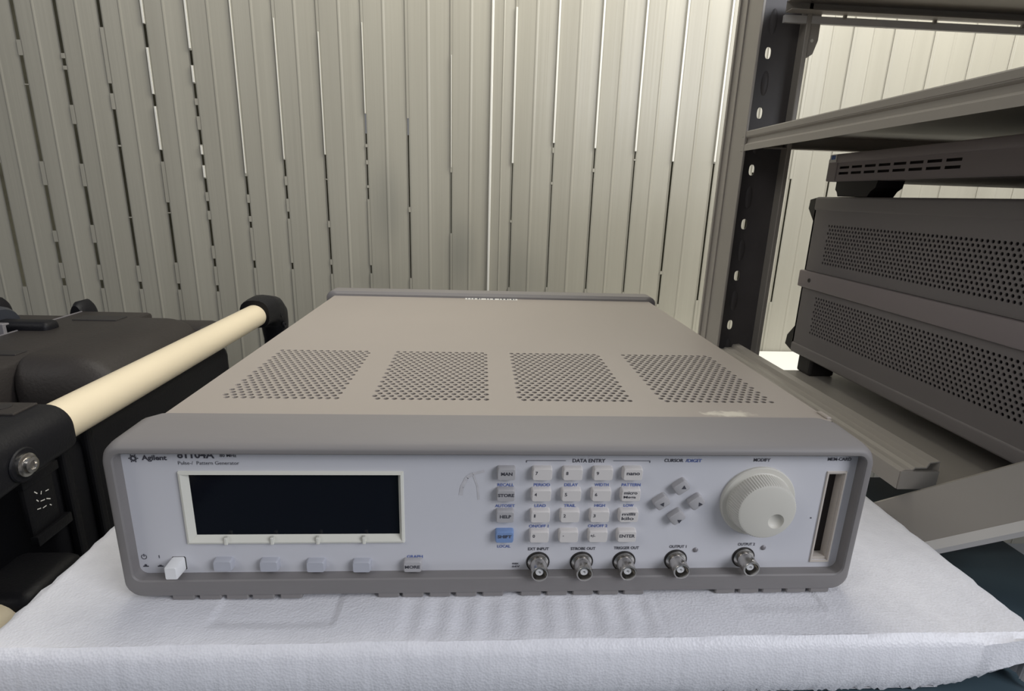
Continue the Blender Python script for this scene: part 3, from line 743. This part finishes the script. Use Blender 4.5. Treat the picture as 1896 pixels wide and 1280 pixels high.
# shelves: thin trays with turned edges
def shelf(z, y0, y1, x1=.93):
    bm = mbox(RX + .034, x1, y0, y1, z - .0012, z)
    box(bm, RX + .034, x1, y1 - .0015, y1, z - .018, z + .0); box(bm, RX + .034, x1, y1 - .012, y1 - .0005, z - .0185, z - .017)
    box(bm, RX + .034, x1, y0, y0 + .0015, z - .018, z)
    return link('shelf', bm, M['rack'], R)
shelf(.0045, .112, .440); shelf(.3265, -.12, .4850)
bm = mbox(RX + .030, 1.3, -.15, .470, .481, .4825); box(bm, RX + .030, 1.3, .4685, .470, .470, .4825); box(bm, RX + .03, 1.3, .455, .470, .4695, .4705)
for x in (.44, .56, .68, .80): box(bm, x, x + .004, .4675, .4705, .4655, .474)
link('shelf', bm, M['rack'], R)
bm = mbox(RX + .030, 1.3, .4700, .4745, .4590, .4675); link('rear_rail', bm, M['rack_light'], R)
# hanging clip right of the upright
bm = bmesh.new(); pts = [(.399, .476), (.412, .476), (.4125, .440), (.408, .424), (.4015, .4195), (.399, .424)]
def slab(pts, y0, y1, bm):
    rings(bm, [[(a, y, b) for a, b in pts] for y in (y0, y1)], cap0=True, cap1=True)
slab(pts, .4705, .4725, bm); link('shelf_clip', fix(bm), M['rack'], R)
link('clip_hole', lathe_y([(.0020, .4702), (.0020, .4706)], .4045, .4395, 14), M['pale_trim'], R)
# slanted end rail at the near end of the lower shelf
bm = bmesh.new()
A, B = Vector((.3275, .1085, -.0075)), Vector((.395, .050, .0655)); dv = (B - A); B2 = A + dv * 1.7
up = Vector((0, -.55, -.80)).normalized(); 
w0, w1 = .0385, .033
lo = Vector((0, -.0085, -.0015)); a_ = [A, A + up * w0, A + up * w0 + lo, A + up * w0 + lo + Vector((0, .001, -.0022)), A + up * (w0 + .0035) + Vector((0, .004, 0)), A + Vector((0, .006, -.004))]
b_ = [p + (B2 - A) for p in a_]
rings(bm, [a_, b_], cap0=True, cap1=True)
ER = link('end_rail', fix(bm), M['rack'], R)
bm = bmesh.new(); c0 = A + up * w0; n0 = Vector((0, -.0004, .0006))
q = [c0 + n0, c0 + lo + n0, c0 + lo + Vector((0, -.0006, -.004)), c0 + Vector((0, 0, -.003))]
rings(bm, [q, [p + (B2 - A) for p in q]], cap0=True, cap1=True); link('rail_lip', fix(bm), M['rack_light'], ER)
far_ups = bm = bmesh.new()
for x, y in ((.90, .47), (.90, -.14), (RX + .03, -.42)):
    box(bm, x, x + .04, y, y + .003, -.80, .9); box(bm, x, x + .002, y, y + .03, -.80, .9)
bm.free()
for x in (1.27,):
    link('upright', mbox(x, x + .03, .47, .50, -.80, zt), M['rack'], R)

# ------------------------------------------------------------------ instruments on the rack
DX = .44
D = thing('bench_instrument', 'large dark grey instrument with perforated side and side strap, on the lower rack shelf', 'electronic instrument', (.65, .22, .0045))
side = lambda u, v, dn: (DX + .0012 * dn, u, v)     # u = y, v = z
bm = bmesh.new(); DY0, DY1 = -.06, .4585
# lower perforated field z .0625-.1165 , upper z .1593-.2125 ; rear edge y .4235
pvv = .00483; ppu = .0057; ncl = 70
u0 = .4235 - (ncl + .5) * ppu; 
for (za, zb, zf, nr) in ((.0300, .1250, .0630, 11), (.1480, .2300, .1592, 11)):
    ze = zf + nr * pvv
    quad(bm, DY0, DY1, za, zf, side); quad(bm, DY0, DY1, ze, zb, side)
    quad(bm, DY0, u0, zf, ze, side); quad(bm, .4235, DY1, zf, ze, side)
    hexfield(bm, u0, .4235, zf, ncl, nr, ppu, pvv, .00172, side)
orient(bm, Vector((-1, 0, 0)))
link('side_panel', bm, M['device'], D)
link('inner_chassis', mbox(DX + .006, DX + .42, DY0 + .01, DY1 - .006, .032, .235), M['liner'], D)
bm = mbox(DX - .0012, DX + .425, DY0, DY1 + .002, .2285, .2470, bev=.0035, seg=3); link('top_cap', bm, M['device'], D, smooth=True)
bm = mbox(DX - .0012, DX + .425, DY0, DY1 + .001, .0285, .0440, bev=.003, seg=3); link('base_rail', bm, M['device'], D, smooth=True)
bm = mbox(DX, DX + .424, DY1 - .003, DY1, .03, .24); link('rear_panel', bm, M['device'], D)
bm = mbox(DX - .0040, DX + .004, DY0, DY1 + .006, .1240, .1475, bev=.0022, seg=2); SP = link('side_strap', bm, M['device2'], D, smooth=True)
bm = bmesh.new()
rings(bm, [[(x, .437 + q * math.cos(t), .1355 + q * math.sin(t)) for t in [2 * PI * i / 14 for i in range(14)]] for x, q in ((DX - .0039, .0030), (DX - .0046, .0026), (DX - .0043, .0008))], cap1=True)
link('strap_screw', fix(bm), M['dark'], SP)
for z0_, z1_, zz in ((.2130, .2460, 1), (.0290, .0600, -1)):
    bm = bmesh.new(); zm = (z0_ + z1_) / 2
    if zz > 0: pr = [(DY1, z1_), (DY1 + .016, z1_ - .003), (DY1 + .017, z1_ - .015), (DY1, z0_)]
    else: pr = [(DY1, z1_ + .008), (DY1 + .017, z0_ + .020), (DY1 + .019, z0_ + .006), (DY1, z0_)]
    rings(bm, [[(x, a, b) for a, b in pr] for x in (DX + .001, DX + .030)], cap0=True, cap1=True)
    link('rear_foot', fix(bm), M['dark'], D)
for x, y in ((DX + .022, .428), (DX + .022, .02), (DX + .38, .428), (DX + .38, .02)):
    link('foot', mbox(x - .018, x + .018, y - .016, y + .016, .0045, .0295, bev=.003), M['dark'], D)

D2 = thing('bench_instrument', 'flatter grey instrument with two rows of side slots, stacked on the larger one', 'electronic instrument', (.65, .2, .247))
bm = bmesh.new(); s2 = lambda u, v, dn: (DX + .0015 * dn, u, v)
E0, E1 = -.06, .4370
rows = [(.2745, .2775), (.2815, .2845)]
sl = [(.4205 - i * .0238, .4205 - i * .0238 - .0185) for i in range(8)]
zz = [.2668] + [q for r_ in rows for q in r_] + [.3000]
for i, (a, b) in enumerate(zip(zz, zz[1:])):
    if i % 2 == 0: quad(bm, E0, E1, a, b, s2)
    else:
        y = E1
        for (p, q) in sl:
            quad(bm, p, y, a, b, s2); y = q
            for pts in (((p, a, 0), (p, a, 1), (q, a, 1), (q, a, 0)), ((p, b, 0), (q, b, 0), (q, b, 1), (p, b, 1))):
                bm.faces.new([bm.verts.new(s2(*k_)) for k_ in pts])
        quad(bm, E0, y, a, b, s2)
orient(bm, Vector((-1, 0, 0)))
link('side_panel', bm, M['device2'], D2)
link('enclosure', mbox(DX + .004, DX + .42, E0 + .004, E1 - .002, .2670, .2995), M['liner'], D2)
link('base_plate', mbox(DX, DX + .42, E0, E1, .2660, .2670), M['device2'], D2)
link('top_cap', mbox(DX - .002, DX + .42, E0, E1 + .004, .2890, .3000, bev=.002), M['device2'], D2, smooth=True)
link('rear_bezel', mbox(DX - .001, DX + .42, E1 - .012, E1 + .008, .2665, .2950, bev=.0015), M['device2'], D2)
sk = link('corner_sticker', mbox(DX - .0025, DX - .0015, E1 - .010, E1 + .003, .2900, .2995), M['sticker'], D2)
link('sticker_mark', mbox(DX - .0029, DX - .0023, E1 - .008, E1 + .000, .2935, .2985, bev=.0003, seg=1), M['blue_sticker'], sk)
bm = bmesh.new(); pr = [(.425, .2665), (.425, .2560), (.421, .2530), (.418, .2475), (.362, .2475), (.357, .2540), (.350, .2580), (.348, .2665)]
rings(bm, [[(x, a, b) for a, b in pr] for x in (DX + .002, DX + .035)], cap0=True, cap1=True)
link('foot', fix(bm), M['dark'], D2)
for x, y in ((DX + .36, .39), (DX + .36, .0), (DX + .02, .0)): link('foot', mbox(x - .016, x + .016, y - .03, y + .03, .2475, .2665, bev=.003), M['dark'], D2)
